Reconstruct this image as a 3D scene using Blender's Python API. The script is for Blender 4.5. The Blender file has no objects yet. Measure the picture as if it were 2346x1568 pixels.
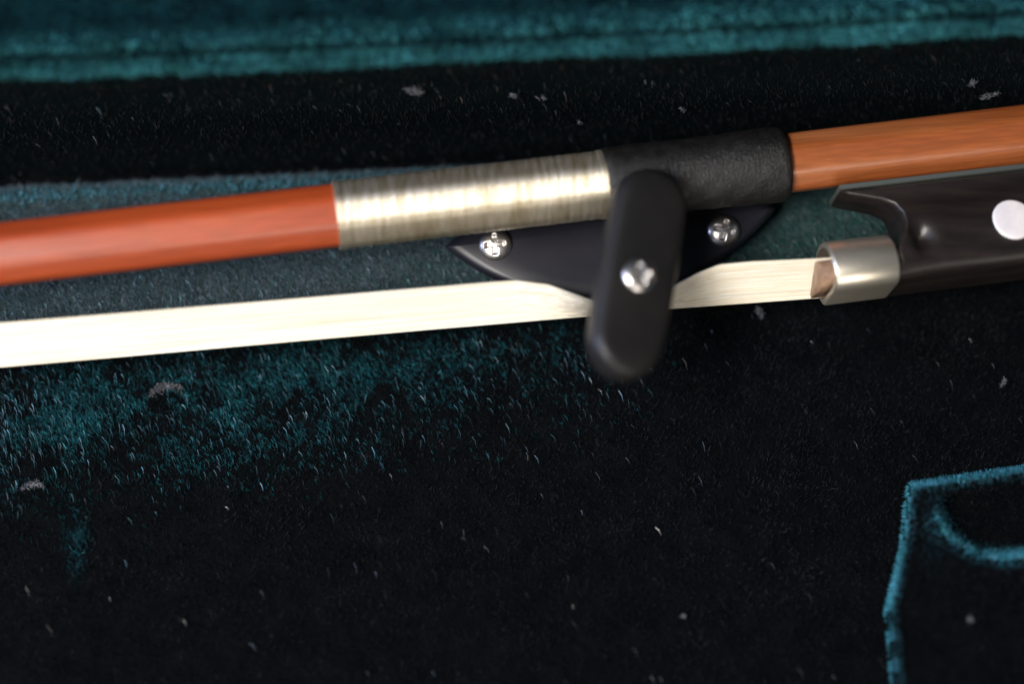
import bpy, math, random
import numpy as np
from mathutils import Vector, Matrix, noise

random.seed(7)
rng = np.random.default_rng(11)
S = 0.001                      # everything below is thought out in millimetres
scene = bpy.context.scene
col = scene.collection

# ------------------------------------------------------------------ camera
CAM = Vector((0.0, -110.0, 300.0))
AIM = Vector((0.0, 0.0, 8.0))
FW = (AIM - CAM).normalized()
RT = FW.cross(Vector((0, 0, 1))).normalized()
UP = RT.cross(FW).normalized()
DIST = (AIM - CAM).length
LENS = 36.0 * DIST / 140.0
cd = bpy.data.cameras.new('camera')
cam = bpy.data.objects.new('camera', cd)
col.objects.link(cam)
cam.matrix_world = Matrix(((RT.x, UP.x, -FW.x, CAM.x*S), (RT.y, UP.y, -FW.y, CAM.y*S),
                           (RT.z, UP.z, -FW.z, CAM.z*S), (0, 0, 0, 1)))
cd.lens = LENS; cd.sensor_width = 36
cd.clip_start = 0.01; cd.clip_end = 20
cd.dof.use_dof = True
FOCUS = Vector((6.0, 8.0, 9.0))
cd.dof.focus_distance = (FOCUS - CAM).dot(FW) * S
cd.dof.aperture_fstop = 3.9
cd.dof.aperture_blades = 7
scene.camera = cam

# ------------------------------------------------------------------ light
world = bpy.data.worlds.new('World'); scene.world = world
world.use_nodes = True
bg = world.node_tree.nodes['Background']
bg.inputs[0].default_value = (0.62, 0.78, 1.0, 1); bg.inputs[1].default_value = 0.07

def area_lamp(name, loc, aim, size, power, color, size_y=None):
    ld = bpy.data.lights.new(name, 'AREA')
    ld.shape = 'RECTANGLE'; ld.size = size*S; ld.size_y = (size_y or size)*S
    ld.energy = power; ld.color = color
    o = bpy.data.objects.new(name, ld); col.objects.link(o)
    o.location = Vector(loc)*S
    o.rotation_euler = (Vector(aim)-Vector(loc)).to_track_quat('-Z', 'Y').to_euler()
    return o
area_lamp('ceiling_lamp', (-235, -180, 450), (-30, 0, 0), 230, 5.3, (1.0, 0.955, 0.90), 190)
area_lamp('room_light', (150, -800, 330), (0, 0, 0), 600, 3.6, (1.0, 0.92, 0.82), 400)
area_lamp('window_light', (-900, 60, 330), (0, 0, 0), 420, 11.0, (0.50, 0.62, 1.0), 420)

scene.view_settings.view_transform = 'Standard'
scene.view_settings.look = 'None'
scene.view_settings.exposure = 0.0
scene.view_settings.gamma = 1.0

# ------------------------------------------------------------------ helpers
PXMM = 2346.0 / 140.0
def P(px, py, z):
    """point on the height z (mm) met by the sight line through a point of the photograph (2346 wide)"""
    u = (px/2346.0 - 0.5) * 36.0 / LENS
    v = -(py - 784.0)/2346.0 * 36.0 / LENS
    d = FW + RT*u + UP*v
    t = (z - CAM.z)/d.z
    return CAM + d*t
def P3(px, py, z): return np.array(P(px, py, z))

def tagit(o, label=None, cat=None, group=None, kind=None):
    if label: o['label'] = label
    if cat: o['category'] = cat
    if group: o['group'] = group
    if kind: o['kind'] = kind
    return o
ORI = {}
def empty(name, loc):
    o = bpy.data.objects.new(name, None); col.objects.link(o)
    o.location = Vector(loc)*S; o.empty_display_size = 0.01
    ORI[o.name] = np.array(loc, dtype=float)
    return o
def mesh_obj(name, verts, faces, mat, parent=None, smooth=True, origin=None):
    """verts in world mm; the object sits at its thing's origin"""
    if parent is not None: o0 = ORI[parent.name]
    elif origin is not None: o0 = np.array(origin, float)
    else: o0 = np.zeros(3)
    me = bpy.data.meshes.new(name)
    v = (np.asarray(verts, dtype=float) - o0)*S
    me.from_pydata([tuple(p) for p in v], [], [tuple(f) for f in faces])
    me.update()
    if smooth: me.polygons.foreach_set('use_smooth', [True]*len(me.polygons))
    me.materials.append(mat)
    o = bpy.data.objects.new(name, me); col.objects.link(o)
    if parent is not None: o.parent = parent
    else: o.location = Vector(o0)*S
    ORI[o.name] = o0
    return o
def grid_faces(nu, nv, closed_v=False):
    f = []
    for i in range(nu-1):
        for j in range(nv if closed_v else nv-1):
            k = (j+1) % nv
            f.append((i*nv+j, i*nv+k, (i+1)*nv+k, (i+1)*nv+j))
    return f
def sweep(sections, caps=True):
    """sections: list of closed loops of equal length -> verts, faces"""
    nu, nv = len(sections), len(sections[0])
    v = [p for s in sections for p in s]
    f = grid_faces(nu, nv, True)
    if caps:
        f.append(tuple(range(nv))[::-1]); f.append(tuple((nu-1)*nv+j for j in range(nv)))
    return v, f
def sm(x, a, b):
    t = np.clip((x-a)/(b-a), 0, 1); return t*t*(3-2*t)
def vnoise(x, y, scale, seed=0):
    r = np.random.default_rng(seed); g = r.random((64, 64))
    x = np.asarray(x)*scale; y = np.asarray(y)*scale
    xi = np.floor(x).astype(int); yi = np.floor(y).astype(int)
    fx = x-xi; fy = y-yi; fx = fx*fx*(3-2*fx); fy = fy*fy*(3-2*fy)
    a = g[xi % 64, yi % 64]; b = g[(xi+1) % 64, yi % 64]; c = g[xi % 64, (yi+1) % 64]; d = g[(xi+1) % 64, (yi+1) % 64]
    return (a*(1-fx)+b*fx)*(1-fy)+(c*(1-fx)+d*fx)*fy
def fbm(x, y, scale, seed=0):
    return (vnoise(x, y, scale, seed)*.5 + vnoise(x, y, scale*2.1, seed+1)*.3 + vnoise(x, y, scale*4.3, seed+2)*.2)

# ------------------------------------------------------------------ materials
def new_mat(name):
    m = bpy.data.materials.new(name); m.use_nodes = True
    nt = m.node_tree; b = nt.nodes['Principled BSDF']
    return m, nt, b
def N(nt, t, **kw):
    n = nt.nodes.new(t)
    for k, v in kw.items(): setattr(n, k, v)
    return n
def noise_ramp(nt, scale, stops, detail=4, vec_scale=(1, 1, 1), rough=.6, coord='Object', rot=(0, 0, 0)):
    tc = N(nt, 'ShaderNodeTexCoord'); mp = N(nt, 'ShaderNodeMapping')
    mp.inputs['Scale'].default_value = vec_scale
    m0 = N(nt, 'ShaderNodeMapping'); m0.inputs['Rotation'].default_value = rot
    nz = N(nt, 'ShaderNodeTexNoise'); nz.inputs['Scale'].default_value = scale
    nz.inputs['Detail'].default_value = detail; nz.inputs['Roughness'].default_value = rough
    cr = N(nt, 'ShaderNodeValToRGB')
    while len(cr.color_ramp.elements) < len(stops): cr.color_ramp.elements.new(.5)
    for e, (p, c) in zip(cr.color_ramp.elements, stops): e.position = p; e.color = (*c, 1)
    nt.links.new(tc.outputs[coord], m0.inputs[0]); nt.links.new(m0.outputs[0], mp.inputs[0]); nt.links.new(mp.outputs[0], nz.inputs['Vector'])
    nt.links.new(nz.outputs[0], cr.inputs[0])
    return cr, nz, mp
def bump(nt, b, src, strength, dist):
    bp = N(nt, 'ShaderNodeBump'); bp.inputs['Strength'].default_value = strength; bp.inputs['Distance'].default_value = dist
    nt.links.new(src, bp.inputs['Height']); nt.links.new(bp.outputs[0], b.inputs['Normal'])

def velvet(name, c1, c2, sheen, sheen_w):
    m, nt, b = new_mat(name)
    cr, nz, mp = noise_ramp(nt, 260, [(.35, c1), (.7, c2)], 6)
    nt.links.new(cr.outputs[0], b.inputs['Base Color'])
    b.inputs['Roughness'].default_value = 1; b.inputs['Specular IOR Level'].default_value = .0
    b.inputs['Sheen Weight'].default_value = sheen_w; b.inputs['Sheen Roughness'].default_value = .35
    b.inputs['Sheen Tint'].default_value = (*sheen, 1)
    n2 = N(nt, 'ShaderNodeTexNoise'); n2.inputs['Scale'].default_value = 1800; n2.inputs['Detail'].default_value = 3; nt.links.new(nz.id_data.nodes['Texture Coordinate'].outputs['Object'], n2.inputs['Vector'])
    bump(nt, b, n2.outputs[0], .6, .0004)
    return m
M_floor = velvet('black_velvet', (.0018, .0023, .0030), (.003, .0036, .0044), (.05, .4, .45), .02)
M_rim = velvet('teal_velvet', (.002, .010, .014), (.004, .020, .026), (.15, .8, .85), .06)
M_bar = velvet('grey_green_velvet', (.018, .035, .038), (.035, .055, .06), (.35, .7, .8), .2)

def fibre_mat(name, rough=.55, spec=.25):
    m, nt, b = new_mat(name)
    at = N(nt, 'ShaderNodeAttribute'); at.attribute_name = 'Col'
    nt.links.new(at.outputs['Color'], b.inputs['Base Color'])
    b.inputs['Roughness'].default_value = rough; b.inputs['Specular IOR Level'].default_value = spec
    return m
M_pile = fibre_mat('velvet_pile_fibre', .7, .06)
M_shiny = fibre_mat('loose_fibre', .35, .6)

def wood(name, dark, mid, light):
    dark, mid, light = [tuple(x*(.60 if 'orange' in name else .58) for x in c) for c in (dark, mid, light)]
    m, nt, b = new_mat(name)
    cr, nz, mp = noise_ramp(nt, 60, [(.30, dark), (.5, mid), (.74, light)], 8, (.22, 4, 4), .5, rot=(0, 0, -.115))
    cr2, nz2, mp2 = noise_ramp(nt, 220, [(.40, (.72, .72, .72)), (.62, (1.08, 1.08, 1.08))], 5, (.15, 12, 12), .5, rot=(0, 0, -.115))
    mx = N(nt, 'ShaderNodeMix', data_type='RGBA', blend_type='MULTIPLY'); mx.inputs[0].default_value = .6
    nt.links.new(cr.outputs[0], mx.inputs[6]); nt.links.new(cr2.outputs[0], mx.inputs[7])
    nt.links.new(mx.outputs[2], b.inputs['Base Color'])
    b.inputs['Roughness'].default_value = .42; b.inputs['Coat Weight'].default_value = .8
    b.inputs['Coat Roughness'].default_value = .34
    bump(nt, b, nz2.outputs[0], .25, .0003)
    if 'red' in name: b.inputs['Coat Weight'].default_value = .5
    if name.startswith('varnished_orange'): b.inputs['Coat Roughness'].default_value = .30
    return m
M_wood = wood('varnished_red_wood', (.36, .046, .009), (.48, .070, .013), (.58, .10, .022))
M_wood2 = wood('varnished_orange_wood', (.34, .075, .014), (.44, .118, .028), (.58, .20, .07))

m, nt, b = new_mat('wound_silver_wire')
cr, nz, mp = noise_ramp(nt, 420, [(.30, (.36, .29, .18)), (.5, (.52, .46, .35)), (.70, (.68, .62, .53))], 5, (3.0, .35, .35), .7)
nt.links.new(cr.outputs[0], b.inputs['Base Color']); b.inputs['Metallic'].default_value = .92
b.inputs['Roughness'].default_value = .43; M_wire = m

m, nt, b = new_mat('black_leather')
cr, nz, mp = noise_ramp(nt, 700, [(.3, (.003, .003, .003)), (.7, (.012, .0115, .011))], 6)
nt.links.new(cr.outputs[0], b.inputs['Base Color']); b.inputs['Roughness'].default_value = .40; b.inputs['Specular IOR Level'].default_value = .4
vo = N(nt, 'ShaderNodeTexNoise'); vo.inputs['Scale'].default_value = 3600; vo.inputs['Detail'].default_value = 4
tc = N(nt, 'ShaderNodeTexCoord'); nt.links.new(tc.outputs['Object'], vo.inputs['Vector'])
bump(nt, b, vo.outputs[0], .8, .0003); M_leather = m

def dark_gloss(name, c1, c2, rough, rvar=.1, vs=(1, 1, 1), sc=90, spec=.5):
    m, nt, b = new_mat(name)
    cr, nz, mp = noise_ramp(nt, sc, [(.3, c1), (.72, c2)], 6, vs)
    nt.links.new(cr.outputs[0], b.inputs['Base Color'])
    mr = N(nt, 'ShaderNodeMapRange'); mr.inputs[3].default_value = rough-rvar; mr.inputs[4].default_value = rough+rvar
    nt.links.new(nz.outputs[0], mr.inputs[0]); nt.links.new(mr.outputs[0], b.inputs['Roughness'])
    b.inputs['Specular IOR Level'].default_value = spec
    return m
M_ebony = dark_gloss('dark_brown_ebony', (.007, .0052, .005), (.018, .0135, .0118), .34, .08, (1, 7, 7), 70)
M_plastic = dark_gloss('black_plastic', (.007, .0066, .007), (.012, .0112, .011), .46, .06, spec=.28)
M_plate = dark_gloss('glossy_black_plate', (.007, .007, .011), (.013, .013, .020), .40, .06, spec=.35)

def metal(name, c, rough, c2=None):
    m, nt, b = new_mat(name)
    cr, nz, mp = noise_ramp(nt, 400, [(.3, c2 or c), (.7, c)], 5, (1, 6, 6))
    nt.links.new(cr.outputs[0], b.inputs['Base Color'])
    b.inputs['Metallic'].default_value = 1; b.inputs['Roughness'].default_value = rough
    return m
M_ferrule = metal('satin_nickel_silver', (.80, .73, .60), .36, (.66, .60, .50))
M_screw = metal('bright_steel', (.74, .71, .69), .32, (.6, .57, .55))
M_ferrule.node_tree.nodes['Principled BSDF'].inputs['Metallic'].default_value = .9
M_liner = metal('grey_nickel_strip', (.55, .60, .55), .4)
m, nt, b = new_mat('pearl'); M_pearl = m
cr, nz, mp = noise_ramp(nt, 250, [(.3, (.55, .52, .56)), (.7, (.72, .67, .65))], 3)
nt.links.new(cr.outputs[0], b.inputs['Base Color']); b.inputs['Roughness'].default_value = .25; b.inputs['Coat Weight'].default_value = .4
m, nt, b = new_mat('bow_hair'); M_hair = m
cr, nz, mp = noise_ramp(nt, 160, [(.3, (.61, .53, .39)), (.5, (.67, .62, .52)), (.75, (.72, .70, .65))], 6, (.25, 22, 22), .6, rot=(0, 0, -.115))
nt.links.new(cr.outputs[0], b.inputs['Base Color']); b.inputs['Roughness'].default_value = .45
b.inputs['Specular IOR Level'].default_value = .4
m, nt, b = new_mat('maple_wedge'); M_wedge = m
cr, nz, mp = noise_ramp(nt, 500, [(.3, (.14, .075, .045)), (.7, (.34, .22, .14))], 5)
nt.links.new(cr.outputs[0], b.inputs['Base Color']); b.inputs['Roughness'].default_value = .6
m, nt, b = new_mat('grey_lint'); M_lint = m
cr, nz, mp = noise_ramp(nt, 900, [(.35, (.06, .05, .06)), (.7, (.20, .17, .19))], 4)
nt.links.new(cr.outputs[0], b.inputs['Base Color']); b.inputs['Roughness'].default_value = .8
b.inputs['Alpha'].default_value = .7

# ------------------------------------------------------------------ pile of short fibres
def strands(name, parent, pos, dirs, length, width, colr, mat=None, bend=None):
    """one joined mesh of thin bent blades: root pair, middle pair, tip"""
    n = len(pos); dirs = dirs/np.linalg.norm(dirs, axis=1, keepdims=True)
    r = rng.normal(size=(n, 3)); side = np.cross(dirs, r); side /= np.linalg.norm(side, axis=1, keepdims=True)
    L = np.asarray(length).reshape(-1, 1)*np.ones((n, 1)); W = np.asarray(width).reshape(-1, 1)*np.ones((n, 1))
    if bend is None: bend = rng.normal(size=(n, 3))*.18
    mid = pos + dirs*L*.55 + bend*L*.12
    tip = pos + dirs*L + bend*L*.55
    V = np.empty((n, 5, 3))
    V[:, 0] = pos - side*W*.5; V[:, 1] = pos + side*W*.5
    V[:, 2] = mid + side*W*.42; V[:, 3] = mid - side*W*.42; V[:, 4] = tip
    V = (V.reshape(-1, 3) - ORI[parent.name])*S
    base = (np.arange(n)*5)[:, None]
    idx = np.concatenate([base+np.array([[0, 1, 2, 3]]), base+np.array([[3, 2, 4]])], axis=1).reshape(-1)
    me = bpy.data.meshes.new(name)
    me.vertices.add(n*5); me.vertices.foreach_set('co', V.reshape(-1).astype(np.float32))
    me.loops.add(n*7); me.loops.foreach_set('vertex_index', idx.astype(np.int32))
    me.polygons.add(n*2)
    ls = np.stack([np.arange(n)*7, np.arange(n)*7+4], 1).reshape(-1)
    me.polygons.foreach_set('loop_start', ls.astype(np.int32))
    me.update(calc_edges=True); me.validate()
    at = me.color_attributes.new('Col', 'FLOAT_COLOR', 'POINT')
    c = np.ones((n, 5, 4)); c[:, :, :3] = colr[:, None, :]
    at.data.foreach_set('color', c.reshape(-1).astype(np.float32))
    me.materials.append(mat or M_pile)
    o = bpy.data.objects.new(name, me); col.objects.link(o); o.parent = parent; ORI[o.name] = ORI[parent.name]
    o['kind'] = 'stuff'
    return o
def sample_grid(G, n):
    """G[nu,nv,3] surface -> n points and normals"""
    nu, nv, _ = G.shape
    c = np.linalg.norm(np.cross(G[1:, :-1]-G[:-1, :-1], G[:-1, 1:]-G[:-1, :-1]), axis=2).reshape(-1)
    k = rng.choice(len(c), n, p=c/c.sum()); i, j = k//(nv-1), k % (nv-1)
    a, b_ = rng.random((n, 1)), rng.random((n, 1))
    p = (G[i, j]*(1-a)+G[i+1, j]*a)*(1-b_)+(G[i, j+1]*(1-a)+G[i+1, j+1]*a)*b_
    nr = np.cross(G[i+1, j]-G[i, j], G[i, j+1]-G[i, j]); nr /= np.linalg.norm(nr, axis=1, keepdims=True)+1e-9
    return p, nr
def proj(p):
    """world mm -> photograph coordinates (2346 wide)"""
    q = p - np.array(CAM); z = q @ np.array(FW); x = q @ np.array(RT); y = q @ np.array(UP)
    return 2346*(x/z*LENS/36+.5), 784-2346*(y/z*LENS/36)
def colours(n, palette, jitter=.25):
    pal = np.array(palette); c = pal[rng.integers(0, len(pal), n)]
    return c*(1+rng.normal(size=(n, 1))*jitter).clip(.3, 2)

# ================================================================== THE CASE
case = empty('violin_case', (0, 0, 0))
tagit(case, 'open instrument case lined with dark teal and black velvet, lying under the bow', 'instrument case')

# floor lining: one sheet with soft undulation
nx, ny = 150, 130
X = np.linspace(-125, 125, nx); Y = np.linspace(-105, 95, ny)
G = np.zeros((nx, ny, 3)); G[..., 0] = X[:, None]; G[..., 1] = Y[None, :]
G[..., 2] = (fbm(G[..., 0]+200, G[..., 1]+200, .035, 5)-.5)*2.4 + (fbm(G[..., 0]+200, G[..., 1]+200, .16, 9)-.5)*.7
floor = mesh_obj('floor_lining', G.reshape(-1, 3), grid_faces(nx, ny), M_floor, case)
n = 420000
p, nr = sample_grid(G, n); nr = np.abs(nr)*np.sign(nr); nr[nr[:, 2] < 0] *= -1
u, v = proj(p)
# a brushed band: flattened nap, its lit teal sheen painted into fibre colours
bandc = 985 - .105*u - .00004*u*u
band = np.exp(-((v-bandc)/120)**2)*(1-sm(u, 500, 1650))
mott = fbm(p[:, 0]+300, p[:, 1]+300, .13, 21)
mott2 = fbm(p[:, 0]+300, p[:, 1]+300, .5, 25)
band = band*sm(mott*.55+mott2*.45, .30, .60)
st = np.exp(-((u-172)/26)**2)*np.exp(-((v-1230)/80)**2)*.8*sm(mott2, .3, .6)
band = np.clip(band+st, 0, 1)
flat = band[:, None]
lean = np.stack([.55+rng.normal(size=n)*.3, -.9+rng.normal(size=n)*.3, np.zeros(n)], 1)
upd = nr + rng.normal(size=(n, 3))*.22
d_ = upd*(1-flat*.75) + lean*flat*1.0
dark = colours(n, [(.0026, .0036, .0046), (.0026, .0032, .0042), (.0032, .0042, .0052), (.0038, .0042, .0048)], .2)
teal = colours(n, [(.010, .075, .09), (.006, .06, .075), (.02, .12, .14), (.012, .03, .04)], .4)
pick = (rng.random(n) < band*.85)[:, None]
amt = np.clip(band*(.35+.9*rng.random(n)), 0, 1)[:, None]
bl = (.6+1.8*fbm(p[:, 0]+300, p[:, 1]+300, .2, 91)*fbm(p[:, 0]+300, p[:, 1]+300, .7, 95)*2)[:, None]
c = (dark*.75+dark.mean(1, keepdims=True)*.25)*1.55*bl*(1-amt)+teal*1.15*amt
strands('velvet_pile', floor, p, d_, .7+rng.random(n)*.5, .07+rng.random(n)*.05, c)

keep = np.flatnonzero(rng.random(n) < band*1.1)  # extra flat strands, carrying the same painted teal sheen
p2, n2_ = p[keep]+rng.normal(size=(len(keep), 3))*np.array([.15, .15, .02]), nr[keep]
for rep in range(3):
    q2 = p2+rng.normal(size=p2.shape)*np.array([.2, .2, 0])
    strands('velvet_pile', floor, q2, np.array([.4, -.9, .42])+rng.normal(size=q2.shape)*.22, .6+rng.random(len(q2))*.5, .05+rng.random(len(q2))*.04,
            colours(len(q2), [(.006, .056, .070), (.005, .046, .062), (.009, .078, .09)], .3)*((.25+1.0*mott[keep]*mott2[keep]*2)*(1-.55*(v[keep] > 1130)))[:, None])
# bow cushion: the padded strip that runs under the bow
def strip(upper, lower, prof, px0, px1, nu, seed, wob=.25):
    """upper/lower: px -> py of its two long edges; prof: list of (fraction, z)"""
    G = np.zeros((nu, len(prof), 3))
    for i in range(nu):
        px = px0+(px1-px0)*i/(nu-1)
        for j, (f, z) in enumerate(prof):
            w = (float(vnoise(px*.01+50, j*.7+50, 1, seed))-.5)*wob*2
            py = upper(px)+(lower(px)-upper(px))*f
            q = P(px, py, z) if z > .01 else P(px, py, z)
            G[i, j] = (q.x, q.y, q.z + (w if z > .5 else 0))
    return G
up_ = lambda x: 436-.0452*x
lo_ = lambda x: 806-.083*x
prof = [(-.02, 0.0), (-.01, 1.6), (0, 3.0), (.03, 3.9), (.07, 4.5), (.12, 4.7), (.17, 4.4), (.25, 4.1), (.5, 4.0), (.75, 4.0), (.9, 3.9), (.97, 3.2), (1.0, 2.0), (1.02, 0.0)]
G = strip(up_, lo_, prof, -500, 2850, 160, 31)
bar = mesh_obj('bow_cushion', G.reshape(-1, 3), grid_faces(*G.shape[:2]), M_bar, case)
n = 90000
p, nr = sample_grid(G, n); nr[nr[:, 2] < 0] *= -1
u, v = proj(p)
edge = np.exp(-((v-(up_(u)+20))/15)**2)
d_ = nr*.45 + rng.normal(size=(n, 3))*.25 + np.array([.35, -.75, 0])*(1-edge[:, None]) + edge[:, None]*np.array([.2, .5, .5])
c = colours(n, [(.06, .085, .10), (.075, .10, .12), (.085, .10, .115), (.05, .08, .09), (.055, .07, .10)], .2)
g = colours(n, [(.012, .06, .05), (.02, .075, .06), (.03, .06, .05), (.008, .035, .035)], .3)
rt = sm(u, 700, 1700)[:, None]*.8
c = np.where(rng.random((n, 1)) < rt, g, c)
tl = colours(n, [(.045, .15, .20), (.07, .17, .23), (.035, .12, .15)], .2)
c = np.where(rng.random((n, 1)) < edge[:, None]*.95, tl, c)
strands('velvet_pile', bar, p, d_, .55+rng.random(n)*.5, .10+rng.random(n)*.05, c)

# padded rim along the top: wall, welt, seam, second welt, cushion
ed = lambda x: 187-.035*x-.0000045*x*x
RZ = 24.0
prof = [(0, .01, 1), (2, 12, 1), (0, 27, 1), (-3, 33.5, 1), (-2, 35.0, 0), (-10, 36.8, 0), (-22, 37.4, 0), (-36, 37.2, 0), (-44, 36.0, 0), (-52, 36.3, 0),
        (-62, 37.8, 0), (-78, 38.9, 0), (-94, 39.3, 0), (-110, 39.0, 0), (-130, 38.2, 0), (-170, 37.8, 0), (-230, 38.4, 0), (-330, 39, 0), (-480, 40, 0), (-640, 39, 0)]
nu = 220
G = np.zeros((nu, len(prof), 3))
for i in range(nu):
    px = -600+3600*i/(nu-1)
    wv = (float(vnoise(px*.006+50, 3, 1, 77))-.5)*12
    for j, (dy, z, w) in enumerate(prof):
        if w:   # the wall below the welt drops straight down to the floor
            top = P(px, ed(px)+wv*.5, 34.5)
            G[i, j] = (top.x, top.y+.6+(1.5 if z < 30 else 0), z)
        else:
            q = P(px, ed(px)+dy+wv*(.5 if dy > -50 else .8)+(float(vnoise(px*.03+9, j*.4, 1, 71))-.5)*5, z+(float(vnoise(px*.02+20, j*.5, 1, 70))-.5)*1.0)
            G[i, j] = tuple(q)
rim = empty('padded_rim', (0, 0, 0)); rim.parent = case
wallG = G[:, :5]; rimG = G[:, 4:]
mesh_obj('wall_lining', wallG.reshape(-1, 3), grid_faces(*wallG.shape[:2]), M_floor, rim)
wl = mesh_obj('welt', rimG[:, :6].reshape(-1, 3), grid_faces(nu, 6), M_rim, rim)
cu = mesh_obj('cushion', rimG[:, 5:].reshape(-1, 3), grid_faces(nu, rimG.shape[1]-5), M_rim, rim)
def rim_pile(GG, n, nm, parent, bright_fn):
    p, nr = sample_grid(GG, n); nr[nr[:, 2] < 0] *= -1
    u, v = proj(p); e = ed(u)-v
    b_ = bright_fn(e, u, p)
    d_ = nr*.7 + rng.normal(size=(n, 3))*.3 + np.array([.15, -.5, 0])
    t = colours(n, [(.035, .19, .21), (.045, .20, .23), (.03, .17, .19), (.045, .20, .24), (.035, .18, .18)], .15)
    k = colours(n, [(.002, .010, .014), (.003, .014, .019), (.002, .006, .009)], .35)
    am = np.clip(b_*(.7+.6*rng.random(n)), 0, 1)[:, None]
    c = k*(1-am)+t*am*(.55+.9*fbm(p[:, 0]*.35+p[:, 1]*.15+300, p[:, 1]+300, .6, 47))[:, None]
    strands(nm, parent, p, d_, .45+rng.random(n)*.4, .14+rng.random(n)*.08, c)
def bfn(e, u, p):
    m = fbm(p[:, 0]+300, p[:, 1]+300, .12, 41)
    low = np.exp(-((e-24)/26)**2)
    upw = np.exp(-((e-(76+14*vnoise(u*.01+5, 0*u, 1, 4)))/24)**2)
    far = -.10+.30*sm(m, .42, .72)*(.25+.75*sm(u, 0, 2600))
    return np.clip(.8*low+.85*upw+far-.75*np.exp(-((e-48)/8)**2), 0, 1)*(.65+.7*m)  # lit welt bands and shaded seam, painted as pile colour
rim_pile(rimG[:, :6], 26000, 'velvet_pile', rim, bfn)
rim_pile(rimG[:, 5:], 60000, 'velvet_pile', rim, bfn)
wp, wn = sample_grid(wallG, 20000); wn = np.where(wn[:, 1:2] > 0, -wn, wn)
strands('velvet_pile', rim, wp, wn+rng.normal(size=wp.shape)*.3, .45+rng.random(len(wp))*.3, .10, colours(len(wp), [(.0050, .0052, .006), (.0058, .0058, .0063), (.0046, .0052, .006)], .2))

# accessory compartment at lower right: raised block with a finger hollow
def left_edge(py):
    xs = np.interp(py, [1110, 1250, 1400, 1568, 1800], [2082, 2066, 2032, 2047, 2052]); return xs
def top_edge(px): return 1112 - (px-2080)*.155 + np.maximum(0, px-2180)*.0004*(px-2180)*.2
nu, nv = 120, 130
G = np.zeros((nu, nv, 3)); PXg = np.linspace(2000, 2760, nu); PYg = np.linspace(1010, 1850, nv)
Q = np.zeros((nu, nv))
for i, px in enumerate(PXg):
    for j, py in enumerate(PYg):
        s = min(px-left_edge(py), (py-top_edge(px)))
        h = 6.0*float(sm(s, -6, 14)) + .7*math.exp(-((s-14)/9)**2)
        r = math.hypot((px-2300)/150, (py-1165)/112)
        inside = float(sm(s, 16, 40))
        h -= 3.6*float(sm(1.0-r, -.08, .22))*inside
        h += .8*math.exp(-((r-1.1)/.12)**2)*inside*(1 if py > 1150 else .3)
        h += (float(vnoise(px*.02, py*.02, 1, 55))-.5)*.5
        G[i, j] = tuple(P(px, py, h-.02 if s < -6 else h)); Q[i, j] = s
        if s < -6: G[i, j, 2] = -1.8
pocket = mesh_obj('accessory_compartment', G.reshape(-1, 3), grid_faces(nu, nv), M_floor, case)
n = 60000
p, nr = sample_grid(G, n); keep = p[:, 2] > 0.2; p = p[keep]; nr = nr[keep]; n = len(p); nr[nr[:, 2] < 0] *= -1
u, v = proj(p)
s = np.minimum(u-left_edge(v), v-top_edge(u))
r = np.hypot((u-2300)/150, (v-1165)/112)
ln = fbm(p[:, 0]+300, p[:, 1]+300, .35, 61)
b_ = np.exp(-((s-5)/11)**2)*(.45+.9*ln) + np.exp(-((r-1.02)/.13)**2)*sm(v, 1150, 1215)*(.35+.65*sm(ln, .2, .5))*(s > 20)*(1.1+.5*sm(u, 2180, 2300)) + np.exp(-((u-2140)/25)**2)*np.exp(-((v-1200)/70)**2)*.5*ln  # glow along the edges and the hollow's lip, put into the fibre colours
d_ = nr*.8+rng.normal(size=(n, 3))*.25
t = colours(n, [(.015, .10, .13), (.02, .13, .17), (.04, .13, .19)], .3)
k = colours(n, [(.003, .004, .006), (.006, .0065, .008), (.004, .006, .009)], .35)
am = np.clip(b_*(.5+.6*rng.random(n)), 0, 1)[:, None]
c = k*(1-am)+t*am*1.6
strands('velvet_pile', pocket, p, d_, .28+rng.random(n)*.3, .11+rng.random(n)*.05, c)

# ================================================================== THE BOW
def zc(px): return 23.0 - 10.0*px/2346.0
A0 = P(0, 583, zc(0)); A1 = P(2346, 311, zc(2346))
ax = (A1-A0).normalized()
vw = (CAM - (A0+A1)/2).normalized()
e_n = (vw - ax*vw.dot(ax)).normalized()
e_d = ax.cross(e_n).normalized()
if e_d.y > 0: e_d = -e_d
TL = math.radians(19)
dd = e_d*math.cos(TL)+e_n*math.sin(TL)       # from the stick towards the hair
nn = -e_d*math.sin(TL)+e_n*math.cos(TL)      # out of the frog's visible side
def s_of(px):
    py = 583-.116*px; q = P(px, py, zc(px)); return (q-A0).dot(ax)
def B(s, d, n_): return A0+ax*s+dd*d+nn*n_
def BR(s, ang, r):                            # round the stick: angle 0 = towards camera, + = towards the hair
    return A0+ax*s+e_n*(math.cos(ang)*r)+e_d*(math.sin(ang)*r)
bow = empty('violin_bow', tuple(B(s_of(1400), 0, 0)))
tagit(bow, 'violin bow with reddish wooden stick, silver winding and white hair, held under the black clip', 'bow')

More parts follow.
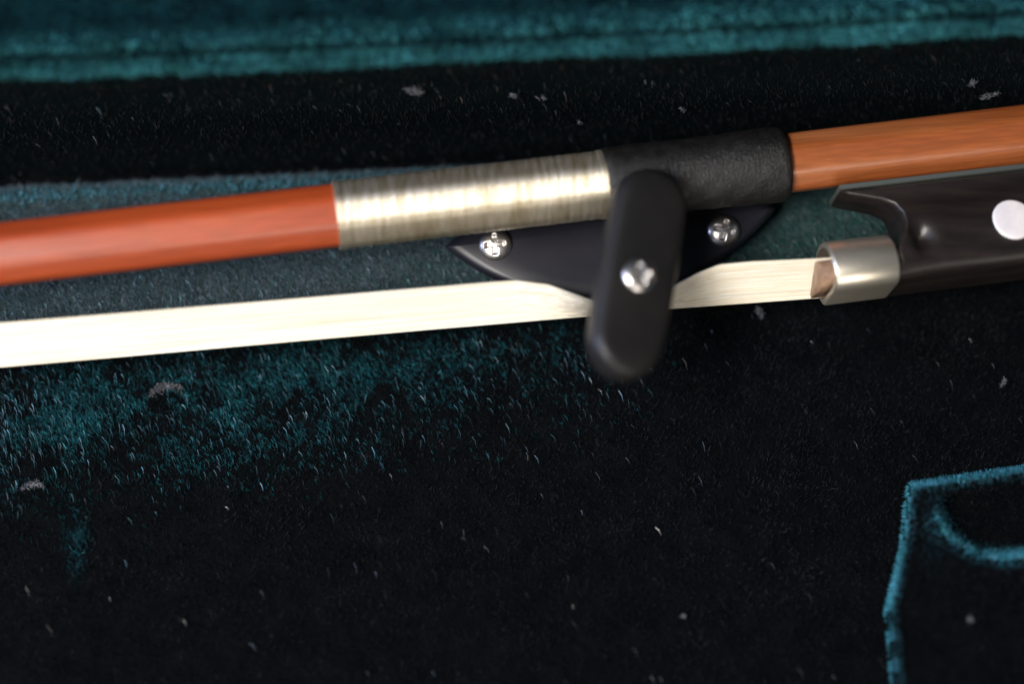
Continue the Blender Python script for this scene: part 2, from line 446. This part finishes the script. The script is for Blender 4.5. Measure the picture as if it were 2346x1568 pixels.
def stick(name, px0, px1, r0, r1, mat, octo, n=60):
    secs = []
    for i in range(n):
        px = px0+(px1-px0)*i/(n-1); r = r0+(r1-r0)*i/(n-1); s = s_of(px); loop = []
        for k in range(64):
            a = 2*math.pi*k/64
            q = ((a-octo[1]+math.pi/8) % (math.pi/4))-math.pi/8
            ro = math.cos(math.pi/8)/math.cos(q)*1.03
            rr = r*((1-octo[0])+octo[0]*min(ro, 1.0))
            loop.append(BR(s, a, rr))
        secs.append(loop)
    v, f = sweep(secs)
    return mesh_obj(name, v, f, mat, bow)
stick('stick', -900, 800, 4.15, 4.35, M_wood, (.8, -.12))
stick('handle', 1780, 3000, 4.2, 4.75, M_wood2, (1.0, -.10))

# silver winding: turns of wire side by side
s0, s1 = s_of(768), s_of(1384); pitch = .155; turns = int((s1-s0)/pitch)
secs = []
for i in range(turns*4+1):
    s = s0+pitch*i/4
    jit = .035*float(vnoise(i//4*.37+3, 2, 1, 12))+.02*random.random()
    jit = jit*1.5+.025*float(vnoise(i//4*.11+3, 6, 1, 14));  ends = .10 if (i//4 < 6 or i//4 > turns-6) else 0
    r = 4.56+jit+ends+[0, .05, .07, .05][i % 4]+.02*i/(turns*4)
    if i in (0, turns*4): r = 4.3
    lp = []
    for k in range(64):
        a = 2*math.pi*k/64; q = ((a+.10+math.pi/8) % (math.pi/4))-math.pi/8
        ro = min(math.cos(math.pi/8)/math.cos(q)*1.035, 1.0)
        lp.append(BR(s, a, r*(.35+.65*ro)+.008*math.sin(k*3+i*.02)+.03*math.sin(a+i//4*.9)*jit/.05*.4))
    secs.append(lp)
v, f = sweep(secs)
mesh_obj('wire_winding', v, f, M_wire, bow)

# leather grip
s0, s1 = s_of(1375), s_of(1796)
secs = []
for i in range(46):
    t = i/45; s = s0+(s1-s0)*t
    r = 4.92+.08*math.sin(t*9)+.25*t-.55*(1-min(1, t/.05))**2-(.45*max(0, (t-.975)/.025)**2)
    secs.append([BR(s, 2*math.pi*k/56, r+.06*(float(vnoise(i*.9+9, k*.8+9, 1, 8))-.5)+.04*math.sin(k*.9+i*.8)) for k in range(56)])
v, f = sweep(secs)
mesh_obj('leather_grip', v, f, M_leather, bow)

# frog
def FP(px, py, n_):
    """(s, d) of the point of the plane n = n_ seen at a point of the photograph"""
    q = P(px, py, 0); d = (q-CAM).normalized(); o = B(0, 0, n_)
    h = CAM+d*((o-CAM).dot(nn)/d.dot(nn))-A0
    return h.dot(ax), h.dot(dd)
def half_w(d): return 3.1+2.1*float(sm(d, 6.5, 14.5))
def FPW(px, py):
    n_ = 4.0
    for _ in range(12):
        s_, d_ = FP(px, py, n_); n_ = n_*.4+.6*half_w(d_)
    return s_, d_
DB = FP(2040, 684, -5.2)[1]-.1
outl = [(1926, 433), (1927, 440), (1950, 447), (1985, 452), (2020, 458), (2048, 468), (2066, 486), (2073, 508), (2071, 530), (2062, 548)]
ol = [FPW(a, b_) for a, b_ in outl]
sE = FP(2900, 600, 5)[0]
sF0 = FP(1896, 690, -5.2)[0]; sF1 = FP(2036, 690, -5.2)[0]
sF1 -= .7
ol += [(sF1+.1, ol[-1][1]+1.2), (sF1-.1, ol[-1][1]+2.0), (sF1-.15, DB-2), (sF1-.1, DB)]+[(sF1+(sE-sF1)*t/8, DB) for t in range(1, 8)]+[(sE, DB-2), (sE, 6.0)]
DT = ol[0][1]
ol += [(sE+(ol[0][0]-sE)*t/10, 6.0+(DT-6.0)*t/10) for t in range(1, 10)]
area = sum(ol[i][0]*ol[(i+1) % len(ol)][1]-ol[(i+1) % len(ol)][0]*ol[i][1] for i in range(len(ol)))
FS = -1 if area > 0 else 1
def frog_loop(inset, kk):
    out = []; m_ = len(ol)
    for i in range(m_):
        p0, p1, p2 = ol[i-1], ol[i], ol[(i+1) % m_]
        t = Vector((p2[0]-p0[0], p2[1]-p0[1])).normalized(); nrm = Vector((t.y, -t.x))
        q = Vector(p1)+nrm*inset*FS*(1+3.6*float(sm(p1[1], 14, DB-.5))*(1 if p1[0] > sF1+.5 else .3))
        out.append(B(q.x, q.y, half_w(q.y)*kk))
    return out
secs = [frog_loop(i_, n_) for i_, n_ in [(.5, -1.0), (.2, -.98), (.05, -.94), (0, -.86), (0, 0), (0, .55), (.04, .72), (.12, .84), (.24, .93), (.36, .975), (.5, 1.0)]]
v, f = sweep(secs, caps=False)
# the sides: filled across the slope between the upper and the lower edge
import mathutils.geometry as mg
m_ = len(ol)
tri = mg.tessellate_polygon([[Vector((*FQ, 0)) for FQ in ol]])
# dense side skin: project a grid of points inside the outline
import bmesh
sc0 = FPW(2112, 540)
def scoop(s_, d_): return 1.5*math.exp(-(((s_-sc0[0])/1.5)**2+((d_-sc0[1])/1.9)**2))*float(sm(s_, ol[8][0]+.3, ol[8][0]+1.8))
def side_skin(kk, inset):
    bm = bmesh.new()
    loop = frog_loop(inset, kk)
    flat = []
    for i in range(m_):
        p0, p1, p2 = ol[i-1], ol[i], ol[(i+1) % m_]
        t = Vector((p2[0]-p0[0], p2[1]-p0[1])).normalized(); nrm = Vector((t.y, -t.x))
        q = Vector(p1)+nrm*inset*FS*(1+3.6*float(sm(p1[1], 14, DB-.5))*(1 if p1[0] > sF1+.5 else .3)); flat.append(q)
    vs = [bm.verts.new((q.x, q.y, 0)) for q in flat]
    bm.faces.new(vs)
    for k_ in range(18):
        bmesh.ops.bisect_plane(bm, geom=bm.verts[:]+bm.edges[:]+bm.faces[:], plane_co=(sF1+.4+k_*.55, 0, 0), plane_no=(1, 0, 0))
    for dcut in [6.5+.55*k_ for k_ in range(21)]:
        bmesh.ops.bisect_plane(bm, geom=bm.verts[:]+bm.edges[:]+bm.faces[:], plane_co=(0, dcut, 0), plane_no=(0, 1, 0))
    bmesh.ops.triangulate(bm, faces=bm.faces[:])
    vv_ = [B(q.co.x, q.co.y, half_w(q.co.y)*kk-(kk > 0)*scoop(q.co.x, q.co.y)) for q in bm.verts]
    bm.verts.index_update()
    ff = [tuple(x.index for x in fc.verts) for fc in bm.faces]
    bm.free(); return vv_, ff
for kk in (1.0, -1.0):
    v2, f2 = side_skin(kk, .5); k0 = len(v); v = v+v2; f = f+[tuple(i+k0 for i in q) for q in f2]
frog = mesh_obj('frog', v, f, M_ebony, bow)
bm = bmesh.new(); bm.from_mesh(frog.data)
bmesh.ops.remove_doubles(bm, verts=bm.verts, dist=.00001); bmesh.ops.recalc_face_normals(bm, faces=bm.faces)
bm.to_mesh(frog.data); bm.free()
frog.data.polygons.foreach_set('use_smooth', [True]*len(frog.data.polygons))
es = frog.modifiers.new('split', 'EDGE_SPLIT'); es.split_angle = math.radians(38)
# nickel liner strip between stick and frog
l0 = FP(1924, 428, 3.3); l1 = FP(2346, 379, 3.3); k_ = (sE-l0[0])/(l1[0]-l0[0]); l2 = (sE, l0[1]+(l1[1]-l0[1])*k_)
loops = []
for s, d0 in (l0, l2):
    loops.append([B(s, d0-.25, 3.35), B(s, d0+.38, 3.4), B(s, d0+.38, -3.3), B(s, d0-.25, -3.3)])
v, f = sweep(loops)
mesh_obj('liner_strip', v, f, M_liner, frog, smooth=False)
# pearl eye, lying in the sloping side
pc_s, pc_d = FPW(2322, 503)
def disc(name, parent, rad, h, mat, ring=40):
    v = []; f = []
    sl = (half_w(pc_d+2.5)-half_w(pc_d-2.5))/5; n0 = half_w(pc_d)
    prof_ = [(1.0, -.3), (1.0, h*.5), (.96, h*.85), (.88, h), (.5, h*1.06), (0.001, h*1.08)]
    for r_, z_ in prof_:
        for k in range(ring):
            a = 2*math.pi*k/ring
            v.append(B(pc_s+math.cos(a)*rad*r_, pc_d+math.sin(a)*rad*r_*1.03, n0+z_+sl*math.sin(a)*rad*r_+.03))
    f = grid_faces(len(prof_), ring, True)
    return mesh_obj(name, v, f, mat, parent)
disc('pearl_eye', frog, 2.85, .22, M_pearl)
# ferrule: a D-shaped band
fs0, fs1 = sF0-1.1, sF1
def dloop(s, gr, hgt=7.1, w=5.35, base=DB+.15):
    pts = []; cd_ = base-2.6
    for k in range(33):                      # the arched back
        a = math.pi*k/32
        pts.append(B(s, cd_-math.sin(a)*(hgt-2.6+gr), math.cos(a)*(w+gr)))
    for k in range(1, 9):                    # rounded corner, flat sole, rounded corner
        a = math.pi/2*k/8; pts.append(B(s, cd_+math.sin(a)*(2.6+gr), -(w+gr)+(1-math.cos(a))*2.6))
    for k in range(1, 6):
        t = k/6; pts.append(B(s, base+gr, (-(w+gr)+2.6)*(1-t)+((w+gr)-2.6)*t))
    for k in range(0, 8):
        a = math.pi/2*(1-k/8); pts.append(B(s, cd_+math.sin(a)*(2.6+gr), (w+gr)-(1-math.cos(a))*2.6))
    return pts
secs = [dloop(fs0, -.45), dloop(fs0, .05), dloop(fs0+.12, .22), dloop(fs0+.3, .3), dloop(fs1-.3, .3), dloop(fs1-.1, .22), dloop(fs1, .0)]
v, f = sweep(secs, caps=False)
k0 = len(v); inner = [dloop(fs0+6, -.45)]
v = v+inner[0]; nv_ = len(inner[0])
for j in range(nv_):
    k = (j+1) % nv_; f.append((j, k0+j, k0+k, k))
fer = mesh_obj('ferrule', v, f, M_ferrule, frog)
es = fer.modifiers.new('split', 'EDGE_SPLIT'); es.split_angle = math.radians(35)
# wedge inside the mouth of the ferrule
secs = []
for s, g in ((fs0-1.3, 0), (fs0-1.2, .12), (fs0+4, .2)):
    lp = []
    for k in range(21):
        a = math.pi*k/20; lp.append(B(s, DB-1.15-math.sin(a)*(3.4+g), math.cos(a)*(4.6+g)))
    lp.append(B(s, DB-.75, 0)); secs.append(lp)
v, f = sweep(secs)
mesh_obj('wedge', v, f, M_wedge, frog)

# hair ribbon: a slightly bunched sheet of hairs that passes below the holder's plate
topP = [(-900, 813), (0, 741), (600, 692), (1120, 647), (1181, 643), (1257, 653), (1321, 677), (1365, 694), (1450, 697), (1530, 668), (1552, 652), (1600, 626), (1647, 607), (1720, 600), (1850, 594), (1950, 588)]
botP = [(-900, 921), (0, 842), (600, 790), (1357, 724), (1540, 707), (1700, 696), (1905, 681), (1950, 678)]
nearz, farz = 16.5, 8.5
print('near/far', B(fs0, DB, 5).z, B(fs0, DB, -5).z)
def ribbon_pt(px, t, lift=0):
    yt = float(np.interp(px, *zip(*topP))); yb = float(np.interp(px, *zip(*botP)))
    za = nearz-1.0+(1.5 if px < 0 else 1.5*(1-px/1900)); zb = farz-.2+1.2*(1-max(px, 0)/1900)
    return P(px, yt+(yb-yt)*t, za+(zb-za)*t+lift)
pxs = list(np.linspace(-900, 1100, 40))+list(np.linspace(1125, 1935, 70))
v = [ribbon_pt(px, t/10) for px in pxs for t in range(11)]
v += [ribbon_pt(px, t/10, -.5) for px in pxs for t in range(11)]
n1 = len(pxs)*11
f = grid_faces(len(pxs), 11); f += [tuple(i+n1 for i in q)[::-1] for q in f[:len(f)]]
for i in range(len(pxs)-1):
    a, b_ = i*11, (i+1)*11
    f.append((a, b_, b_+n1, a+n1)); f.append((a+10, a+10+n1, b_+10+n1, b_+10))
ribbon = mesh_obj('hair_ribbon', v, f, M_hair, bow)
hv, hf = [], []
for h in range(170):
    t0 = h/169+random.uniform(-.004, .004); w = random.uniform(-.012, .012); t1 = t0+w
    rr = random.uniform(.06, .085); lift = random.uniform(.0, .05); ph = random.random()*6
    k0 = len(hv)
    for i, px in enumerate(pxs):
        tt = t0+(t1-t0)*i/len(pxs)+.004*math.sin(px*.004+ph)
        c_ = ribbon_pt(px, tt, lift)
        for a in (0, 2.1, 4.2):
            hv.append(c_+e_n*(math.cos(a)*rr)+e_d*(math.sin(a)*rr))
    for i in range(len(pxs)-1):
        for a in range(3):
            b2 = (a+1) % 3
            hf.append((k0+i*3+a, k0+i*3+b2, k0+i*3+3+b2, k0+i*3+3+a))
hs = mesh_obj('hair_strands', hv, hf, M_hair, ribbon); hs['kind'] = 'stuff'

# ================================================================== THE HOLDER
hold = empty('bow_holder', tuple(P(1430, 600, 4)))
tagit(hold, 'black plastic turn clip on an eye shaped plate, fixed with screws across the bow', 'bow clip')
# eye-shaped plate
pcx, pcy, hl = 1398, 522, 378
def plate_half(u):
    u = abs(u) if u < 0 else abs(u)
    return u
secs = []
NA = 96
def plate_pt(ang, k, z):
    u = math.cos(ang); w = math.sin(ang)
    ysh = (1-u*u)*(.96 if u < 0 else 1.0)
    ysh = ysh**(.85 if u > 0 else .95)
    px = pcx+hl*u*k; py = pcy-.118*(hl*u*k)+(1 if w > 0 else -1)*ysh*(172 if w > 0 else 150)*k
    return P(px, py, z)
levels = [(1.0, 3.4), (1.0, 8.0), (.985, 8.6), (.95, 9.1), (.90, 9.4), (.72, 9.8), (.5, 10.1), (.25, 10.3), (.02, 10.35)]
for k, z in levels:
    secs.append([plate_pt(2*math.pi*i/NA, k, z) for i in range(NA)])
v, f = sweep(secs)
plate = mesh_obj('base_plate', v, f, M_plate, hold)
# post: flared neck between the plate and the clip
pc = P(1452, 600, 9)
secs = []
for z, r in [(9.0, 5.4), (10.4, 4.8), (11.2, 4.0), (12.5, 3.4), (15, 3.0), (19, 3.0), (25, 3.0)]:
    secs.append([Vector((pc.x+math.cos(2*math.pi*i/32)*r*.95, pc.y+math.sin(2*math.pi*i/32)*r*.8, z)) for i in range(32)])
v, f = sweep(secs)
mesh_obj('post', v, f, M_plastic, hold)
# the turning clip
c0, c1 = P(1503, 460, 26), P(1449, 775, 26)
L = (c1-c0); Ln = L.normalized(); vc = (CAM-(c0+c1)/2).normalized()
fn = (vc-Ln*vc.dot(Ln)).normalized(); sd = Ln.cross(fn).normalized()
if sd.x < 0: sd = -sd
tl = math.radians(20)
fn2 = fn*math.cos(tl)+sd*math.sin(tl); sd2 = sd*math.cos(tl)-fn*math.sin(tl)
mid = (c0+c1)/2; half = L.length/2
def clip_loop(w, z, bow_=0):
    pts = []
    hw = 5.05-w
    for k in range(36):
        a = math.pi*k/35; pts.append(mid+sd2*(hw*math.cos(a))-Ln*(half+math.sin(a)*hw)+fn2*z)
    for k in range(1, 8):
        t = k/8; pts.append(mid-sd2*(hw+.12*math.sin(t*math.pi))+Ln*(-half+2*half*t)+fn2*z)
    for k in range(36):
        a = math.pi*k/35; pts.append(mid-sd2*(hw*math.cos(a)*.97)+Ln*(half+math.sin(a)*hw)+fn2*z)
    for k in range(1, 8):
        t = k/8; pts.append(mid+sd2*(hw+.12*math.sin(t*math.pi))+Ln*(half-2*half*t)+fn2*z)
    return pts
lv = [(2.5, -5.2), (1.2, -5.1), (.5, -4.7), (.1, -4.0), (0, -3), (0, -1.9), (.06, -1.4), (.25, -.85), (.55, -.4), (1.0, -.12), (1.6, 0), (2.6, .06), (3.8, .09), (4.7, .1)]
secs = [clip_loop(w, z) for w, z in lv]
v, f = sweep(secs)
clip = mesh_obj('turning_clip', v, f, M_plastic, hold)

def screw_mesh(R=2.3):
    v, f = [], []
    nr_, na = 16, 72
    for i in range(nr_+1):
        r = R*i/nr_
        for k in range(na):
            a = 2*math.pi*k/na; x, y = r*math.cos(a), r*math.sin(a)
            z = 1.25*math.sqrt(max(0, 1-(i/nr_)**2*.92))-.1
            arm = min(abs(x), abs(y)); ln_ = max(abs(x), abs(y))
            if ln_ < R*.66: z -= .75*float(1-sm(arm, R*.09, R*.17))*float(1-sm(ln_, R*.5, R*.66))
            v.append((x*S, y*S, z*S))
    f = grid_faces(nr_+1, na, True)
    k0 = len(v)
    for k in range(na):
        a = 2*math.pi*k/na; v.append((R*math.cos(a)*S, R*math.sin(a)*S, -1.0*S))
    for k in range(na): f.append((nr_*na+k, nr_*na+(k+1) % na, k0+(k+1) % na, k0+k))
    me = bpy.data.meshes.new('screw'); me.from_pydata(v, [], f); me.update()
    me.polygons.foreach_set('use_smooth', [True]*len(me.polygons)); me.materials.append(M_screw)
    return me
sme = screw_mesh()
def put_screw(parent, pos, nrm, rot, sc=1):
    o = bpy.data.objects.new('screw', sme); col.objects.link(o); o.parent = parent
    o.location = (Vector(pos)-Vector(ORI[parent.name]))*S
    q = Vector(nrm).to_track_quat('Z', 'Y'); o.rotation_euler = (q.to_matrix() @ Matrix.Rotation(rot, 3, 'Z')).to_euler()
    o.scale = (sc, sc, sc)
    return o
put_screw(hold, P(1135, 562, 9.7), (-.12, -.25, 1), .5)
put_screw(hold, P(1657, 529, 9.8), (.12, -.25, 1), .9)
tcl = (466-643)/(466-782)
sc_pos = mid+Ln*(-half+2*half*.56)-sd2*.55
cs = put_screw(clip, sc_pos+fn2*-.1, fn2, .35)
# dark countersink ring round the clip's screw
rv, rf = [], []
for i, (r_, z_) in enumerate([(2.95, .10), (2.75, .16), (2.5, .12), (2.3, -.2)]):
    for k in range(40):
        a = 2*math.pi*k/40; rv.append(sc_pos+sd2*(math.cos(a)*r_)+Ln*(math.sin(a)*r_)+fn2*z_)
rf = grid_faces(4, 40, True)
mesh_obj('screw_seat', rv, rf, M_plastic, clip)

# ================================================================== LINT
def on_wall(px, py, off=1.0):
    """the point of the rim's wall (or of the floor) seen at a point of the photograph"""
    yw = P(px, ed(px), 34.5).y+2.1-off; lo, hi = 0.0, 34.0
    if P(px, py, 1.0).y < yw: return P(px, py, 1.2)
    for _ in range(30):
        m_ = (lo+hi)/2
        if P(px, py, m_).y > yw: lo = m_
        else: hi = m_
    return P(px, py, lo)
def lint(px, py, z, w, h, ang, label, curl=.5, bright=1.0):
    """a tuft of tangled short fibres along a bent line"""
    c_ = on_wall(px, py) if z is None else P(px, py, z)
    wallish = z is None and c_.z > 1.5
    a1 = Vector((math.cos(ang), math.sin(ang), 0))
    a2 = Vector((-math.sin(ang), math.cos(ang), 0))
    if wallish: a1 = Vector((a1.x, 0, a1.y)); a2 = Vector((a2.x, 0, a2.y))
    up = Vector((0, -1, 0)) if wallish else Vector((0, 0, 1))
    k = int(50+w*h*45); v, f, cc = [], [], []
    for i in range(k):
        t = random.uniform(-1, 1); q = random.gauss(0, .28)*math.sqrt(max(.05, 1-t*t))
        o_ = c_+a1*(w*t*.5)+a2*(q*h-curl*w*.35*t*t)+up*random.uniform(0, .35)
        d_ = (a1*random.gauss(0, 1)+a2*random.gauss(0, .7)-a2*t*curl+up*random.gauss(0, .3)).normalized()
        sd_ = d_.cross(Vector((random.gauss(0, 1), random.gauss(0, 1), random.gauss(0, 1)))).normalized()*random.uniform(.03, .07)
        ln_ = random.uniform(.25, .8)*min(1, w*.6); b0 = len(v); bd = a2*random.uniform(-.3, .1)*ln_
        v += [o_-sd_, o_+sd_, o_+d_*ln_*.55+bd*.5+sd_, o_+d_*ln_*.55+bd*.5-sd_, o_+d_*ln_+bd*1.4]
        f += [(b0, b0+1, b0+2, b0+3), (b0+3, b0+2, b0+4)]
        g = bright*random.choice([.6, 1, 1, 1.3])*random.uniform(.03, .15); cc += [(g*.92, g*.95, g*1.08, 1)]*5
    o = mesh_obj('lint_flake', v, f, M_pile, None, smooth=False, origin=tuple(c_))
    at = o.data.color_attributes.new('Col', 'FLOAT_COLOR', 'POINT')
    at.data.foreach_set('color', [x for c in cc for x in c])
    tagit(o, label, 'lint', 'flakes of grey lint caught on the velvet')
lint(376, 886, 1.3, 4.4, 1.2, .28, 'larger grey lint flake on the teal patch of velvet below the white hair')
lint(76, 1110, 1.2, 2.9, .9, .15, 'small curled grey lint flake at the lower left end of the teal patch')
lint(950, 205, None, 2.2, 1.6, -.6, 'largest pale lint tuft on the black velvet wall above the silver winding', .1)
lint(1176, 216, None, 1.1, .9, -.9, 'faint lint speck right of the largest tuft on the wall below the padded rim', .1)
lint(1247, 221, None, .9, .45, -1.2, 'thin pale lint speck above the black leather grip, second right of the tuft', .1)
lint(1328, 278, None, .85, .5, -1.3, 'tan lint crumb on black velvet just above the right end of the winding', .1)
lint(1565, 248, None, .9, .5, -1.0, 'pale blue lint speck on the black velvet above the leather grip', .2)
lint(1741, 716, 1.3, 1.7, .5, -1.0, 'white lint sliver on black velvet just below the hair near the ferrule', .2)
lint(2231, 187, None, 1.5, .55, -1.3, 'pale crescent of lint above the orange wood at the right', .9)
lint(2265, 215, None, 2.4, .6, .7, 'wispy lint strand beside the pale crescent at the right edge', .3)
lint(2295, 880, 1.3, 1.3, .45, 1.1, 'grey lint streak on the black velvet below the frog', .2)
lint(1565, 1413, 1.3, .7, .6, .3, 'tiny white lint dot low on the black velvet between patch and compartment', .1)
lint(2223, 1421, 7.0, .8, .8, .3, 'white lint dot on top of the accessory compartment', .1)

# loose hooked fibres, too many to count
n = 2100
uu = rng.random(n)*2450-50; vv = rng.random(n)*1650-30
uu[:1500] = rng.random(1500)**1.5*1500; vv[:1500] = 960-.1*uu[:1500]+rng.normal(size=1500)*95
pos = np.array([P3(a, b_, 1.2) for a, b_ in zip(uu, vv)])
keep = (np.abs(vv-(lo_(uu)+up_(uu))/2) > 200) & (vv > ed(uu)+15) & ~((uu > 2030) & (vv > 1060))
pos = pos[keep]; n_ = len(pos); isb = (np.arange(n) < 1500)[keep]
dirs = np.array([.75, -.75, .15])+rng.normal(size=(n_, 3))*.22
c = colours(n_, [(.028, .11, .135), (.044, .105, .14), (.024, .08, .10)], .5)*(1-.6*sm(uu[keep], 900, 1500))[:, None]
c2 = colours(n_, [(.02, .02, .022), (.035, .032, .03), (.015, .025, .03), (.06, .06, .07)], .7)
c = np.where(isb[:, None], c, c2)
strands('loose_fibres', floor, pos, dirs, .5+rng.random(n_)*.8, .035+rng.random(n_)**2*.06, c, M_shiny, bend=np.tile([-.3, -1.2, 0.], (n_, 1)))
# and on the wall
n = 420
uu = rng.random(n)*2400-20; vv = ed(uu)+10+rng.random(n)*210
pos = np.array([tuple(on_wall(a, b_, .8)) for a, b_ in zip(uu, vv)])
c = colours(n, [(.03, .03, .032), (.05, .045, .042), (.02, .035, .045), (.07, .07, .09)], .8)
strands('loose_fibres', rim, pos, np.array([.55, -.3, -.75])+rng.normal(size=(n, 3))*.25, .4+rng.random(n)*1.0, .04+rng.random(n)**3*.14, c, M_shiny, bend=np.tile([-.3, 0., -1.0], (n, 1)))
# on the cushion too
n = 900
uu = rng.random(n)*2300; vv = up_(uu)+rng.random(n)*(lo_(uu)-up_(uu))
pos = np.array([P3(a, b_, 4.6) for a, b_ in zip(uu, vv)])
c = colours(n, [(.12, .22, .26), (.16, .22, .22), (.08, .26, .24)], .4)
strands('loose_fibres', bar, pos, np.array([.75, -.75, .15])+rng.normal(size=(n, 3))*.2, .5+rng.random(n)*.6, .035+rng.random(n)*.04, c, M_shiny, bend=np.tile([-.3, -1.2, 0.], (n, 1)))
